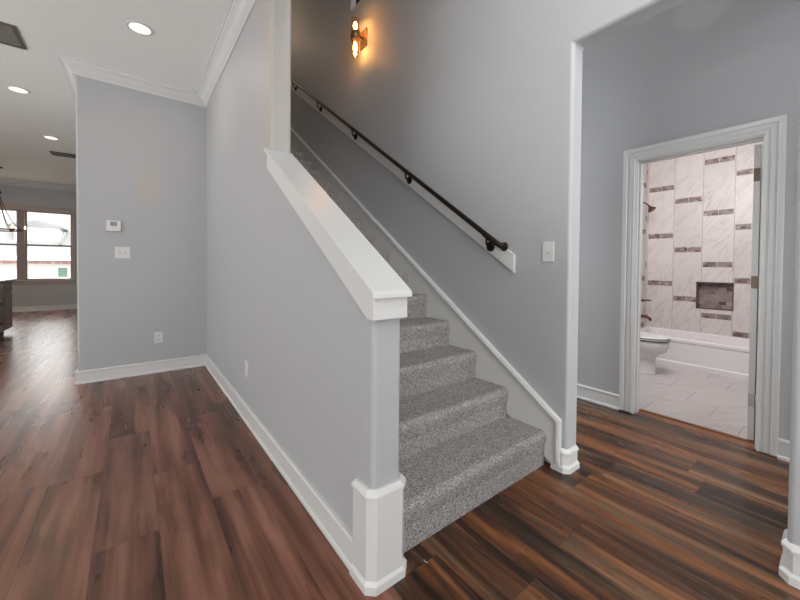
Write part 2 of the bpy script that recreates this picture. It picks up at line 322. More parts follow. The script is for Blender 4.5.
# ------------------------------------------------------------------ geometry helpers
class MB:
    def __init__(s): s.v = []; s.f = []; s.sm = []
    def add(s, vs, fs, smooth=False):
        o = len(s.v); s.v += [Vector(p) for p in vs]; s.f += [tuple(i+o for i in f) for f in fs]; s.sm += [smooth]*len(fs); return s
    def box(s, x0, x1, y0, y1, z0, z1):
        x0, x1 = sorted((x0, x1)); y0, y1 = sorted((y0, y1)); z0, z1 = sorted((z0, z1))
        v = [(x, y, z) for x in (x0, x1) for y in (y0, y1) for z in (z0, z1)]
        return s.add(v, [(0, 1, 3, 2), (4, 6, 7, 5), (0, 4, 5, 1), (2, 3, 7, 6), (0, 2, 6, 4), (1, 5, 7, 3)])
    def prism(s, poly, ax, a0, a1, smooth=False):
        """poly in the two other axes (x->(y,z), y->(x,z), z->(x,y)), extruded along ax"""
        def P(p, a): return (a, p[0], p[1]) if ax == 0 else (p[0], a, p[1]) if ax == 1 else (p[0], p[1], a)
        n = len(poly); v = [P(p, a0) for p in poly]+[P(p, a1) for p in poly]
        s.add(v, [tuple(range(n)), tuple(range(2*n-1, n-1, -1))])
        o = len(s.v)-2*n
        for i in range(n): s.f.append((o+i, o+n+i, o+n+(i+1) % n, o+(i+1) % n)); s.sm.append(smooth)
        return s
    def rings(s, rs, cap0=True, cap1=True, smooth=True, closed=False):
        n = len(rs[0]); v = [p for r in rs for p in r]; f = []
        m = len(rs)
        for j in range(m if closed else m-1):
            k = (j+1) % m
            for i in range(n): f.append((j*n+i, j*n+(i+1) % n, k*n+(i+1) % n, k*n+i))
        s.add(v, f, smooth)
        o = len(s.v)-len(v)
        if cap0 and not closed: s.f.append(tuple(o+i for i in reversed(range(n)))); s.sm.append(False)
        if cap1 and not closed: s.f.append(tuple(o+(m-1)*n+i for i in range(n))); s.sm.append(False)
        return s
    def lathe(s, prof, c, axis=(0, 0, 1), n=24):
        a = Vector(axis).normalized(); t = Vector((1, 0, 0)) if abs(a.x) < .9 else Vector((0, 1, 0))
        e1 = a.cross(t).normalized(); e2 = a.cross(e1); c = Vector(c)
        return s.rings([[c+a*h+(e1*math.cos(2*PI*i/n)+e2*math.sin(2*PI*i/n))*max(r, 1e-4) for i in range(n)] for r, h in prof])
    def tube(s, pts, r, n=12, closed=False):
        pts = [Vector(p) for p in pts]; rs = []; m = len(pts); e = None
        for i, p in enumerate(pts):
            a = pts[(i+1) % m] if (closed or i < m-1) else p; b = pts[i-1] if (closed or i > 0) else p
            d = (a-b).normalized()
            if e is None:
                t = Vector((0, 0, 1)) if abs(d.z) < .9 else Vector((1, 0, 0)); e = d.cross(t).normalized()
            else: e = (e-d*e.dot(d)).normalized()
            g = d.cross(e); rr = r[i] if isinstance(r, (list, tuple)) else r
            rs.append([p+(e*math.cos(2*PI*k/n)+g*math.sin(2*PI*k/n))*rr for k in range(n)])
        return s.rings(rs, closed=closed)
    def sweep(s, path, prof, mp, sign=1):
        """mitred sweep of a closed profile [(offset, height)] along a 2D polyline; offset to the left of travel * sign"""
        n = len(path); rs = []
        def nrm(a, b):
            d = (Vector(b)-Vector(a)).normalized(); return Vector((-d.y, d.x))
        for i, p in enumerate(path):
            n1 = nrm(path[i-1], p) if i else None; n2 = nrm(p, path[i+1]) if i < n-1 else None
            if n1 is None: k = n2
            elif n2 is None: k = n1
            else: k = (n1+n2)/(1+n1.dot(n2))
            rs.append([mp(Vector(p)+k*o*sign, h) for o, h in prof])
        return s.rings(rs, smooth=False)
    def build(s, name, mat, parent=None, bevel=0, seg=2, angle=40, origin=None, sub=0, smooth=None):
        o0 = Vector(origin) if origin is not None else (parent['_w'] if parent is not None else Vector((0, 0, 0)))
        o0 = Vector(o0)
        me = bpy.data.meshes.new(name); me.from_pydata([p-o0 for p in s.v], [], s.f); me.update()
        bm = bmesh.new(); bm.from_mesh(me); bmesh.ops.recalc_face_normals(bm, faces=bm.faces); bm.to_mesh(me); bm.free()
        for p, k in zip(me.polygons, s.sm): p.use_smooth = k if smooth is None else smooth
        me.materials.append(mat)
        o = bpy.data.objects.new(name, me); C.objects.link(o)
        if parent is not None:
            o.parent = parent; WORLD[o.name] = o0; o.location = (0, 0, 0)
            o['_w'] = list(o0)
        else:
            o.location = o0; o['_w'] = list(o0)
        if bevel:
            b = o.modifiers.new('bevel', 'BEVEL'); b.width = bevel; b.segments = seg; b.limit_method = 'ANGLE'; b.angle_limit = math.radians(angle)
            if seg > 2:
                for p in me.polygons: p.use_smooth = True
                b.harden_normals = True
        if sub:
            b = o.modifiers.new('sub', 'SUBSURF'); b.levels = sub; b.render_levels = sub
        return o
WORLD = {}
def thing(name, label, cat, loc, group=None):
    o = bpy.data.objects.new(name, None); C.objects.link(o); o.location = loc; o['_w'] = list(loc); o.empty_display_size = .05
    return tag(o, label, cat, group)
def tag(o, label, cat, group=None):
    o['label'] = label; o['category'] = cat
    if group: o['group'] = group
    return o
def struct(o, label=None, cat=None):
    o['kind'] = 'structure'
    if label: o['label'] = label
    if cat: o['category'] = cat
    return o
def relabel(o, label): o['label'] = label; return o

# ------------------------------------------------------------------ setting: floors, walls, ceilings
XW, XS, XH, YT, YF = .675, 1.95, 3.173, 4.83, 12.7      # half wall, stair wall, hall wall, thermostat wall, far wall
struct(MB().box(-5, 3.312, -3, YF+.15, -.12, 0).build('floor', m_floor), 'brown wood plank floor running from the foyer to the dining room', 'floor')
struct(MB().box(3.312, 6.0, -.2, 2.1, -.12, .0).build('floor_bathroom', m_bathfloor), 'white marble tiled bathroom floor', 'floor')
MBt = MB().box(3.296, 3.33, .378, 1.115, 0, .006)
struct(MBt.build('trim_1', plain('wood threshold strip', lin(120, 70, 38), .4), bevel=.002), 'brown threshold strip in the bathroom doorway', 'trim')

zb = lambda y: 1.146+.645*(y-1.324)                     # underside of the cap apron on the half wall
zt = lambda y: 1.105+.634*(y-1.04)                     # top of the cap
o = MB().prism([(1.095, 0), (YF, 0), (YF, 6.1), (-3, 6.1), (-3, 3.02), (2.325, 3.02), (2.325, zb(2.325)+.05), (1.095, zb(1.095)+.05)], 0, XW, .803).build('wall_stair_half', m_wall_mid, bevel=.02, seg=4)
struct(o, 'grey half wall beside the stairs rising into a full wall', 'wall')
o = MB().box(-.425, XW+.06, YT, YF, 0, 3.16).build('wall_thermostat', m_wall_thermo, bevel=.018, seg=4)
struct(o, 'grey wall with the thermostat and double switch', 'wall')
o = MB().prism([(-3, 0), (.14, 0), (.14, 2.48), (1.03, 2.48), (1.03, 0), (7.4, 0), (7.4, 6.1), (3.70, 6.1), (3.70, 4.13), (2.6, 4.13), (2.6, 6.1), (-3, 6.1)], 0, XS, 2.072).build('wall_stair', m_wall, bevel=.022, seg=4)
struct(o, 'tall grey stairwell wall with the handrail and an opening to the hall', 'wall')
# black sheet added so the opening high in the stairwell wall stays dark
w2 = struct(thing('dark_opening', 'opening closed by a dark sheet high on the stairwell wall above the sconce', 'window', (2.05, 3.15, 4.13)))
m_dark_fill = plain('flat black opening fill', (.004, .004, .005), .5, spec=.1)
MB().box(2.005, 2.035, 2.55, 3.75, 4.10, 6.15).build('glass_pane', m_dark_fill, w2)
MB().box(1.99, 2.05, 2.60, 2.62, 4.13, 6.1).box(1.99, 2.05, 3.685, 3.70, 4.13, 6.1).box(1.99, 2.05, 2.6, 3.7, 4.13, 4.14).build('opening_frame', m_trim, w2)
o = MB().prism([(-3, 0), (.358, 0), (.358, 2.082), (1.135, 2.082), (1.135, 0), (4, 0), (4, 3.2), (-3, 3.2)], 0, XH, 3.295).build('wall_hall', m_wall_hall)
struct(o, 'grey hall wall around the bathroom doorway', 'wall')
struct(MB().box(2.085, 3.3, 4, 4.1, 0, 3.2).box(2.085, 3.3, -3.1, -3, 0, 3.2).build('wall_hall_ends', m_wall), 'grey end walls of the hall', 'wall')
struct(MB().box(.66, 2.085, 7.4, 7.5, 0, 6.2).build('wall_landing', m_wall), 'grey wall at the head of the stairs', 'wall')
# far dining wall with a window opening, left wall and front wall with openings for daylight
wx0, wx1, wz0, wz1 = -2.95, -1.2, .765, 2.46
o = MB().box(-5, wx0, YF, YF+.14, 0, 3.2).box(wx1, XW, YF, YF+.14, 0, 3.2).box(wx0, wx1, YF, YF+.14, 0, wz0).box(wx0, wx1, YF, YF+.14, wz1, 3.2).build('wall_back', m_wall)
struct(o, 'grey far dining room wall around the window', 'wall')
o = MB().box(-5.1, -5, -3.1, .2, 0, 3.2).box(-5.1, -5, 4.2, YF+.14, 0, 3.2).box(-5.1, -5, .2, 4.2, 0, 1.2).box(-5.1, -5, .2, 4.2, 1.7, 3.2).build('wall_left', m_wall)
struct(o, 'grey left wall of the living room', 'wall')
o = MB().box(-5, -2.6, -3.1, -3, 0, 3.2).box(-2.6, .8, -3.1, -3, 0, 1.3).box(-2.6, .8, -3.1, -3, 1.8, 3.2).box(.66, .8, -3.1, -3, 0, 6.2).box(1.8, 2.085, -3.1, -3, 0, 6.2).box(.8, 1.8, -3.1, -3, 0, 3.3).box(.8, 1.8, -3.1, -3, 3.9, 6.2).build('wall_front', m_wall)
struct(o, 'grey front wall behind the viewer', 'wall')
struct(MB().box(-5.1, .70, -3.1, YF+.14, 3.14, 3.24).build('ceiling', m_ceil), 'white ceiling with recessed lights', 'ceiling')
struct(MB().box(.64, 2.1, -3.1, 7.5, 6.1, 6.2).build('ceiling_stairwell', m_ceil), 'high white stairwell ceiling', 'ceiling')
struct(MB().box(2.085, 3.3, -3.1, 4.1, 3.2, 3.3).build('ceiling_hall', m_ceil), 'white hall ceiling', 'ceiling')
struct(MB().box(3.29, 6.0, -.2, 2.1, 2.9, 3.0).build('ceiling_bathroom', m_ceil), 'white bathroom ceiling', 'ceiling')
struct(MB().box(.80, XS, 6.19, 7.4, 3.3, 3.54).build('floor_landing', m_carpet), 'carpeted upstairs landing', 'floor')
# bathroom walls
XB, YB = 5.85, 1.92
ny0, ny1, nz0, nz1 = .945, 1.314, .672, 1.012
o = MB().box(XB, XB+.12, -.2, ny0, 0, 2.95).box(XB, XB+.12, ny1, 2.1, 0, 2.95).box(XB, XB+.12, ny0, ny1, 0, nz0).box(XB, XB+.12, ny0, ny1, nz1, 2.95).build('wall_bath_back', m_tile_back)
struct(o, 'white marble tile wall with staggered brown mosaic strips behind the tub', 'wall')
nb = MB().box(XB+.1, XB+.13, ny0-.01, ny1+.01, nz0-.01, nz1+.01)
nb.box(XB+.004, XB+.1, ny0, ny0+.004, nz0, nz1).box(XB+.004, XB+.1, ny1-.004, ny1, nz0, nz1).box(XB+.004, XB+.1, ny0, ny1, nz0, nz0+.004).box(XB+.004, XB+.1, ny0, ny1, nz1-.004, nz1)
struct(nb.build('wall_bath_niche', m_niche), 'recessed shower niche lined with brown mosaic', 'niche')
m_nframe = plain('dark bronze tile edge', (.14, .09, .085), .35, .3)
nf = MB()
for a in ((ny0-.008, ny0+.006, nz0-.008, nz1+.008), (ny1-.006, ny1+.008, nz0-.008, nz1+.008), (ny0, ny1, nz0-.008, nz0+.006), (ny0, ny1, nz1-.006, nz1+.008)):
    nf.box(XB-.004, XB+.02, *a)
struct(nf.build('trim_2', m_nframe), 'dark edge trim round the shower niche', 'trim')
struct(MB().box(5.08, XB+.1, YB, YB+.1, 0, 2.95).build('wall_bath_shower', m_tile_side), 'marble tiled shower end wall', 'wall')
struct(MB().box(3.295, 5.08, YB, YB+.1, 0, 2.95).box(3.295, 5.08, .2, .29, 0, 2.95).box(5.08, XB, .2, .40, 0, 2.95).build('wall_bath_side', m_wall), 'grey bathroom side walls', 'wall')

# ------------------------------------------------------------------ trim: baseboards, crown, casing, skirt, cap, plinths
BB = [(0, 0), (.022, 0), (.022, .014), (.014, .024), (.014, .104), (.019, .110), (.019, .120), (.012, .127), (0, .127)]
flat = lambda p, h: (p.x, p.y, h)
o = MB().sweep([(XW, 1.2), (XW, YT), (-.425, YT), (-.425, YF), (-5, YF)], BB, flat).build('baseboard_left', m_trim)
struct(o, 'white baseboard round the half wall and thermostat wall', 'baseboard')
o = MB().sweep([(XH, 1.219), (XH, 4)], BB, flat).sweep([(XH, -3), (XH, .277)], BB, flat).build('baseboard_hall', m_trim)
struct(o, 'white baseboard on the hall wall', 'baseboard')
CR = [(0, 3.03), (.010, 3.03), (.013, 3.044), (.022, 3.05), (.040, 3.066), (.062, 3.095), (.078, 3.108), (.088, 3.112), (.092, 3.128), (.105, 3.130), (.105, 3.1405), (0, 3.1405)]
o = MB().sweep([(XW, -3), (XW, YT), (-.425, YT), (-.425, YF), (-5, YF)], CR, flat).build('trim_crown', m_trim)
struct(o, 'white crown moulding under the ceiling', 'crown moulding')
CS = [(0, 0), (0, .010), (.012, .016), (.022, .012), (.030, .012), (.034, .016), (.052, .016), (.056, .013), (.064, .013), (.070, .020), (.088, .024), (.097, .024), (.097, 0)]
cas = MB().sweep([(1.121, 0.012), (1.121, 2.066), (.374, 2.066), (.374, 0.012)], CS, lambda p, h: (XH-h, p.x, p.y), -1)
struct(cas.build('trim_door_casing', m_trim), 'white moulded casing round the bathroom doorway', 'door casing')
jb = MB().box(XH-.002, 3.297, 1.115, 1.136, 0, 2.08).box(XH-.002, 3.297, .357, .378, 0, 2.08).box(XH-.002, 3.297, .378, 1.115, 2.06, 2.083)
jb.box(3.205, 3.255, 1.104, 1.115, 0, 2.06).box(3.205, 3.255, .378, .389, 0, 2.06).box(3.205, 3.255, .389, 1.104, 2.049, 2.06)
struct(jb.build('trim_door_jamb', m_trim, bevel=.002), 'white door jamb of the bathroom doorway', 'door jamb')
# stair skirt board with its bead
sk = lambda y: .299+.6665*(y-1.069)
o = MB().prism([(1.068, 0), (6.4, 3.2), (6.4, sk(6.4)), (1.068, sk(1.068))], 0, 1.926, XS)
o.prism([(1.064, .05), (1.090, .05), (1.090, sk(1.09)-.030), (6.41, sk(6.41)-.030), (6.41, sk(6.41)+.006), (1.064, sk(1.064)+.006)], 0, 1.917, XS-.001)
o.prism([(1.071, .06), (1.083, .06), (1.083, sk(1.083)-.020), (6.42, sk(6.42)-.020), (6.42, sk(6.42)-.004), (1.071, sk(1.071)-.004)], 0, 1.911, XS-.002)
struct(o.build('trim_stair_skirt', m_trim), 'white skirt board along the stairs on the handrail side', 'skirt board')
# half wall cap: apron under a rounded board
yn, yf_ = 1.061, 2.345
ap = MB().prism([(yn, 1.004), (1.108, 1.004), (yf_, zb(yf_)), (yf_, zt(yf_)-.021), (yn, zt(yn)-.021)], 0, .655, .803).build('trim_cap_apron', m_trim, bevel=.003)
struct(ap, 'white sloped apron under the half wall cap', 'trim')
cp = MB().prism([(1.040, zt(1.040)-.022), (yf_, zt(yf_)-.022), (yf_, zt(yf_)), (1.050, zt(1.050)), (1.040, zt(1.040)-.004)], 0, .640, .810)
struct(cp.build('trim_cap', m_trim, bevel=.003, seg=2), 'white sloped cap board on top of the half wall', 'trim')
# corner plinths
def plinth(x0, x1, y0, y1, h, ch, corners):
    def ring(e, z):
        a, b, c, d = x0-e, x1+e, y0-e, y1+e; k = ch; pts = []
        for (px, py, sx, sy, nm) in ((a, c, 1, 1, 'ac'), (b, c, -1, 1, 'bc'), (b, d, -1, -1, 'bd'), (a, d, 1, -1, 'ad')):
            kk = k if nm in corners else .001
            if (sx*sy) > 0: pts += [(px, py+sy*kk, z), (px+sx*kk, py, z)]
            else: pts += [(px+sx*kk, py, z), (px, py+sy*kk, z)]
        return pts
    prof = [(.010, 0), (.010, .030), (.006, .036), (.001, .042), (.001, h-.034), (.006, h-.030), (.006, h-.020), (.002, h-.012), (-.006, h)]
    return MB().rings([ring(e, z) for e, z in prof], smooth=False)
struct(plinth(.657, .828, 1.079, 1.207, .375, .030, ('ac', 'bc')).build('trim_newel_plinth', m_trim), 'white moulded plinth block at the foot of the half wall end', 'plinth')
struct(plinth(1.935, 2.082, 1.020, 1.108, .137, .03, ('ac', 'bc')).build('trim_arch_plinth', m_trim), 'white plinth at the foot of the wall corner beside the stairs', 'plinth')
struct(plinth(1.937, 2.085, -.10, .150, .150, .03, ('ad', 'bd')).build('trim_opening_plinth', m_trim), 'white plinth at the right edge of the hall opening', 'plinth')

# ------------------------------------------------------------------ staircase
st = thing('staircase', 'straight flight of stairs covered in grey speckled carpet beside the white skirt board', 'stairs', (1.36, 1.163, 0))
TR, RI, R1 = .279, .1872, .206
for k in range(19):
    y = 1.163+TR*k; zt = R1+RI*k; zb = 0 if k == 0 else zt-RI-.02
    r = .034; pts = [(y, zb), (y-.002, zt-.10), (y-.012, zt-.055)]
    cy_, cz = y-.014+r, zt-r
    for i in range(9):
        a = PI-i*PI/16*1.0; pts.append((cy_+r*math.cos(a), cz+r*math.sin(a)))
    pts += [(y+TR*.6, zt), (y+TR+.03, zt), (y+TR+.03, zb)]
    MB().prism(pts, 0, .806, 1.925).build('step', m_carpet, st)

# ------------------------------------------------------------------ handrail on its backing board
hr = thing('handrail', 'dark bronze round handrail on a white backing board up the stair wall', 'handrail', (1.93, 1.41, 1.2))
bb = lambda y: 1.164+.659*(y-1.412)
o = MB().prism([(1.405, bb(1.405)), (6.3, bb(6.3)), (6.3, bb(6.3)+.119), (1.405, bb(1.405)+.119)], 0, 1.932, XS).build('backing_board', m_trim, hr, bevel=.003)
relabel(o, 'white backing board')
rz = lambda y: 1.315+.6704*(y-1.449)
ye = 1.482
pth = [(1.945, ye, rz(ye)-.004), (1.925, ye, rz(ye)-.004), (1.906, ye+.002, rz(ye)-.002), (1.892, ye+.010, rz(ye+.01)), (1.885, ye+.026, rz(ye+.026)), (1.885, ye+.07, rz(ye+.07))]+[(1.885, 1.65+.2*i, rz(1.65+.2*i)) for i in range(24)]
MB().tube(pth, .0185, 16).build('rail', m_bronze, hr)
MB().lathe([(.0, 0), (.03, .0), (.03, .006), (.024, .012), (0, .013)], (1.933, ye, rz(ye)-.004), (-1, 0, 0)).build('wall_rosette', m_bronze, hr)
for (yy, zz) in ((1.599, 1.34), (2.538, 1.97), (3.534, 2.634), (4.476, 3.254), (5.40, 3.872)):
    zr = rz(yy)
    b = MB().tube([(1.93, yy, zz), (1.905, yy, zz), (1.890, yy, zz+.012), (1.885, yy, zz+.03), (1.885, yy, zr-.015)], .0075, 10)
    b.prism([(yy-.03, rz(yy-.03)-.024), (yy+.03, rz(yy+.03)-.024), (yy+.03, rz(yy+.03)-.017), (yy-.03, rz(yy-.03)-.017)], 0, 1.875, 1.895)
    b = b.build('bracket', m_bronze, hr)
    MB().lathe([(.0, -.002), (.037, -.002), (.037, .005), (.031, .011), (.013, .015), (0, .0145)], (1.932, yy, zz), (-1, 0, 0)).build('rosette', m_bronze, b)

# ------------------------------------------------------------------ wall sconce
sc = thing('wall_sconce', 'lit two-bulb wall sconce with a bronze collar high on the stair wall', 'wall lamp', (XS, 3.39, 3.64))
m_brass = plain('aged brass', (.30, .17, .08), .35, .7, var=.1)
MB().box(1.932, 1.95, 3.325, 3.455, 3.545, 3.735).build('backplate', m_brass, sc, bevel=.004)
ax, ay = 1.828, 3.37; dz = -.028
MB().tube([(1.935, 3.385, 3.64), (1.88, 3.378, 3.64), (ax+.03, ay, 3.625)], .012, 10).build('arm', m_brass, sc)
MB().lathe([(.02, 3.575), (.034, 3.58), (.036, 3.612), (.05, 3.614), (.05, 3.688), (.046, 3.69), (.0, 3.69)], (ax, ay, dz)).build('socket_collar', m_brass, sc)
for s, z0 in ((1, 3.688+dz), (-1, 3.582+dz)):
    bu = MB().lathe([(.003, 0), (.012, s*.012), (.018, s*.04), (.021, s*.065), (.017, s*.088), (.007, s*.102), (.0005, s*.104)], (ax, ay, z0), n=16).build('bulb', m_bulb, sc)
    MB().rings([[Vector((ax+.043*math.cos(2*PI*i/20), ay+.043*math.sin(2*PI*i/20), z0+s*h)) for i in range(20)] for h in (.002, .135)], False, False).build('glass_shade', m_amber, sc)

# ------------------------------------------------------------------ switches, outlets, thermostat
def wall_plate(name, label, cat, c, w, h, face, toggles=0, outlet=False, group=None):
    """face: 'y' plate on a wall facing -y; 'x' on a wall facing -x"""
    t = thing(name, label, cat, c, group)
    def bx(m, u0, u1, z0, z1, d0, d1):
        if face == 'y': m.box(c[0]+u0, c[0]+u1, c[1]-d1, c[1]-d0, c[2]+z0, c[2]+z1)
        else: m.box(c[0]-d1, c[0]-d0, c[1]+u0, c[1]+u1, c[2]+z0, c[2]+z1)
        return m
    bx(MB(), -w/2, w/2, -h/2, h/2, 0, .007).build('cover_plate', m_plate, t, bevel=.002)
    for i in range(toggles):
        u = (i-(toggles-1)/2)*.046
        fr = bx(MB(), u-.0052, u+.0052, -.012, .012, .006, .0078).build('toggle_slot', m_ventin, t)
        bx(MB(), u-.0042, u+.0042, -.002, .012, .006, .016).build('toggle', m_plate, t, bevel=.001)
    if outlet:
        for s in (-1, 1):
            r = bx(MB(), -.017, .017, s*.022-.014, s*.022+.014, .006, .009).build('receptacle', m_plate, t, bevel=.002)
            q = MB(); bx(q, -.009, -.006, s*.022-.004, s*.022+.007, .0085, .0094); bx(q, .006, .009, s*.022-.004, s*.022+.007, .0085, .0094); bx(q, -.003, .003, s*.022-.010, s*.022-.005, .0085, .0094)
            q.build('slots', m_slot, r)
    return t
wall_plate('light_switch', 'white double toggle switch plate below the thermostat', 'light switch', (-.08, YT, 1.31), .125, .120, 'y', 2)
wall_plate('light_switch', 'white single toggle switch plate on the wall beyond the lower handrail end', 'light switch', (XS, 1.167, 1.292), .075, .122, 'x', 1)
wall_plate('electrical_outlet', 'white outlet low on the wall under the thermostat', 'outlet', (.218, YT, .386), .078, .122, 'y', 0, True)
wall_plate('electrical_outlet', 'white outlet low on the half wall seen edge-on above its baseboard', 'outlet', (XW, 2.925, .40), .078, .122, 'x', 0, True)
th = thing('thermostat', 'white square thermostat with a grey screen on the grey wall', 'thermostat', (-.148, YT, 1.58))
MB().box(-.205, -.091, YT-.026, YT, 1.525, 1.636).build('housing', m_plate, th, bevel=.006, seg=3)
MB().box(-.176, -.122, YT-.0275, YT-.025, 1.580, 1.622).build('screen', m_screen, th)
for i in range(3): MB().box(-.172+i*.02, -.160+i*.02, YT-.0285, YT-.025, 1.552, 1.560).build('button', m_plate, th, bevel=.001)

tag(MB().tube([(.915, 1.062, .002), (.911, 1.072, .004), (.913, 1.084, .0025)], [.001, .002, .001], 6).build('paper_scrap', m_plate, origin=(.912, 1.07, 0)), 'tiny white sliver of scrap lying on the floor before the first step', 'scrap')

# ------------------------------------------------------------------ ceiling lights and vents
for (x, y, lab) in ((.056, 3.76, 'round recessed ceiling light nearest the viewer, above the thermostat wall'), (-.985, 5.98, 'round recessed ceiling light in the middle of the three'), (-.972, 7.93, 'farthest round recessed ceiling light, next to the slim vent')):
    t = thing('recessed_light', lab, 'ceiling light', (x, y, 3.14), 'recessed ceiling lights')
    MB().lathe([(.068, .004), (.092, .004), (.093, -.003), (.088, -.006), (.070, -.004)], (x, y, 3.138), n=32).build('trim_ring', m_trim, t)
    MB().lathe([(0, 0), (.071, 0), (.071, .003), (0, .003)], (x, y, 3.132), n=32).build('lens', m_lens, t)
    d = bpy.data.lights.new('recessed_light_glow', 'AREA'); d.shape = 'DISK'; d.size = .13; d.energy = 4; d.color = (1, .84, .66)
    l = bpy.data.objects.new('recessed_light_glow', d); C.objects.link(l); l.parent = t; l.location = (0, 0, -.015)
def vent(x0, x1, y0, y1, lab, cat, along):
    t = thing('ceiling_vent', lab, cat, ((x0+x1)/2, (y0+y1)/2, 3.14))
    f = MB(); w = .026
    for a in ((x0, x0+w, y0, y1), (x1-w, x1, y0, y1), (x0+w, x1-w, y0, y0+w), (x0+w, x1-w, y1-w, y1)): f.box(*a, 3.128, 3.142)
    f.build('vent_frame', m_vent, t, bevel=.002)
    MB().box(x0+w, x1-w, y0+w, y1-w, 3.137, 3.142).build('backing', m_vent if along == 0 else m_ventin, t)
    n = int((y1-y0-2*w)/.03)
    for i in range(n):
        yy = y0+w+(i+.5)*(y1-y0-2*w)/n
        MB().prism([(yy-.012, 3.130), (yy+.010, 3.137), (yy+.010, 3.139), (yy-.012, 3.132)], 0, x0+w, x1-w).build('louvre', m_ventin, t)
vent(-1.34, -.737, 4.39, 4.80, 'large brown-grey return vent in the ceiling near the viewer', 'vent', 1)
vent(-1.115, -.72, 8.87, 9.16, 'slim dark ceiling vent beyond the recessed lights', 'vent', 0)

# ------------------------------------------------------------------ dining window, chandelier, island, house outside
wn = struct(thing('window_1', 'wide double-hung dining room window in two units', 'window', (-2.07, YF, 1.6)))
m_wtrim = plain('backlit window trim', (.36, .31, .275), .4, var=.02)  # shade of the backlit trim put into its colour
m_sash = plain('backlit window sash', (.23, .175, .155), .4, var=.03)  # sash and mullion painted darker still for their backlit side
f = MB()
cw = .06
f.box(wx0-cw, wx0, YF-.02, YF, wz0-.05, wz1+.12).box(wx1, wx1+cw, YF-.02, YF, wz0-.05, wz1+.12).box(wx0-cw, wx1+cw, YF-.024, YF, wz1, wz1+.12)
f.build('window_casing', m_wtrim, wn, bevel=.003)
MB().box(wx0-cw-.03, wx1+cw+.03, YF-.06, YF+.05, wz0-.03, wz0).box(wx0-cw, wx1+cw, YF-.018, YF, wz0-.12, wz0-.03).build('window_sill', m_wtrim, wn, bevel=.004)
MB().box(-2.125, -2.015, YF-.01, YF+.10, wz0, wz1).build('mullion', m_sash, wn, bevel=.003)
for (a, b) in ((wx0, -2.125), (-2.015, wx1)):
    for (za, zb, yy) in ((wz0, 1.64, YF+.03), (1.60, wz1, YF+.06)):
        s_ = MB(); w = .032
        s_.box(a, a+w, yy, yy+.03, za, zb).box(b-w, b, yy, yy+.03, za, zb).box(a+w, b-w, yy, yy+.03, za, za+w).box(a+w, b-w, yy, yy+.03, zb-w, zb)
        s_ = s_.build('sash', m_sash, wn)
        MB().box(a+w, b-w, yy+.012, yy+.016, za+w, zb-w).build('glass_pane', m_glass, s_)

cx_, cy_ = -2.12, 11.1
ch = thing('chandelier', 'bronze ring chandelier with glass candle cups hanging in the dining room', 'chandelier', (cx_, cy_, 3.14))
MB().lathe([(0, 0), (.07, 0), (.07, -.012), (.02, -.03), (0, -.03)], (cx_, cy_, 3.14)).build('canopy', m_bronze, ch)
MB().tube([(cx_, cy_, 3.12), (cx_, cy_, 2.62)], .008, 8).build('down_rod', m_bronze, ch)
MB().lathe([(.0, .05), (.03, .045), (.045, .0), (.03, -.03), (0, -.04)], (cx_, cy_, 2.62)).build('hub', m_bronze, ch)
RR, RZ = .36, 1.86
ring = [(cx_+RR*math.cos(a*PI/24), cy_+RR*math.sin(a*PI/24), RZ) for a in range(48)]
MB().tube(ring, .014, 8, closed=True).build('ring', m_copper, ch)
for i in range(6):
    a = i*PI/3+.2; c_, s_ = math.cos(a), math.sin(a); px, py = cx_+RR*c_, cy_+RR*s_
    pts = [(cx_+RR*c_*u, cy_+RR*s_*u, 2.62-(2.62-RZ)*(1-(1-u)**2.0)) for u in [k/8 for k in range(9)]]
    MB().tube(pts, .006, 6).build('arm', m_bronze, ch)
    cu = MB().lathe([(0, 0), (.03, .0), (.03, .02), (.012, .03), (0, .03)], (px, py, RZ)).build('candle_cup', m_copper, ch)
    MB().lathe([(.002, .03), (.013, .045), (.016, .075), (.008, .105), (.001, .11)], (px, py, RZ), n=10).build('bulb', m_bulbw, ch)
    MB().rings([[Vector((px+.045*math.cos(2*PI*k/16), py+.045*math.sin(2*PI*k/16), RZ+h)) for k in range(16)] for h in (.025, .16)], False, False).build('glass_cup', m_glass, cu)

il = thing('kitchen_island', 'grey-brown wooden kitchen island with drawers and a stone top', 'kitchen island', (-2.1, 8.2, 0))
xi, ye = -1.57, 8.96
MB().box(-2.6, xi-.02, 7.3, ye-.01, .10, .872).build('carcass', m_cab, il)
MB().box(-2.55, xi-.09, 7.35, ye-.05, 0, .10).build('toe_kick', m_black, il)
relabel(MB().box(-2.66, xi+.035, 7.22, ye+.11, .872, .912).build('countertop', m_counter, il, bevel=.004), 'brown stone countertop')
def shaker(name, y0, y1, z0, z1, knob=True):
    w = .055; m = MB().box(xi-.02, xi-.006, y0, y1, z0, z1)
    m.box(xi-.006, xi, y0, y0+w, z0, z1).box(xi-.006, xi, y1-w, y1, z0, z1).box(xi-.006, xi, y0+w, y1-w, z0, z0+w).box(xi-.006, xi, y0+w, y1-w, z1-w, z1)
    o = m.build(name, m_cab, il, bevel=.002)
    if knob: MB().lathe([(.005, 0), (.005, .014), (.014, .018), (.014, .026), (0, .03)], (xi, (y0+y1)/2, (z0+z1)/2), (1, 0, 0), 12).build('knob', m_steel if z0 > .6 else m_bronze, o)
    return o
shaker('end_panel', 8.52, ye-.01, .11, .70, False)
shaker('drawer', 8.52, ye-.01, .72, .86)
for y0, y1 in ((7.92, 8.50), (7.33, 7.90)):
    for z0, z1 in ((.11, .40), (.42, .70), (.72, .86)): shaker('drawer', y0, y1, z0, z1)

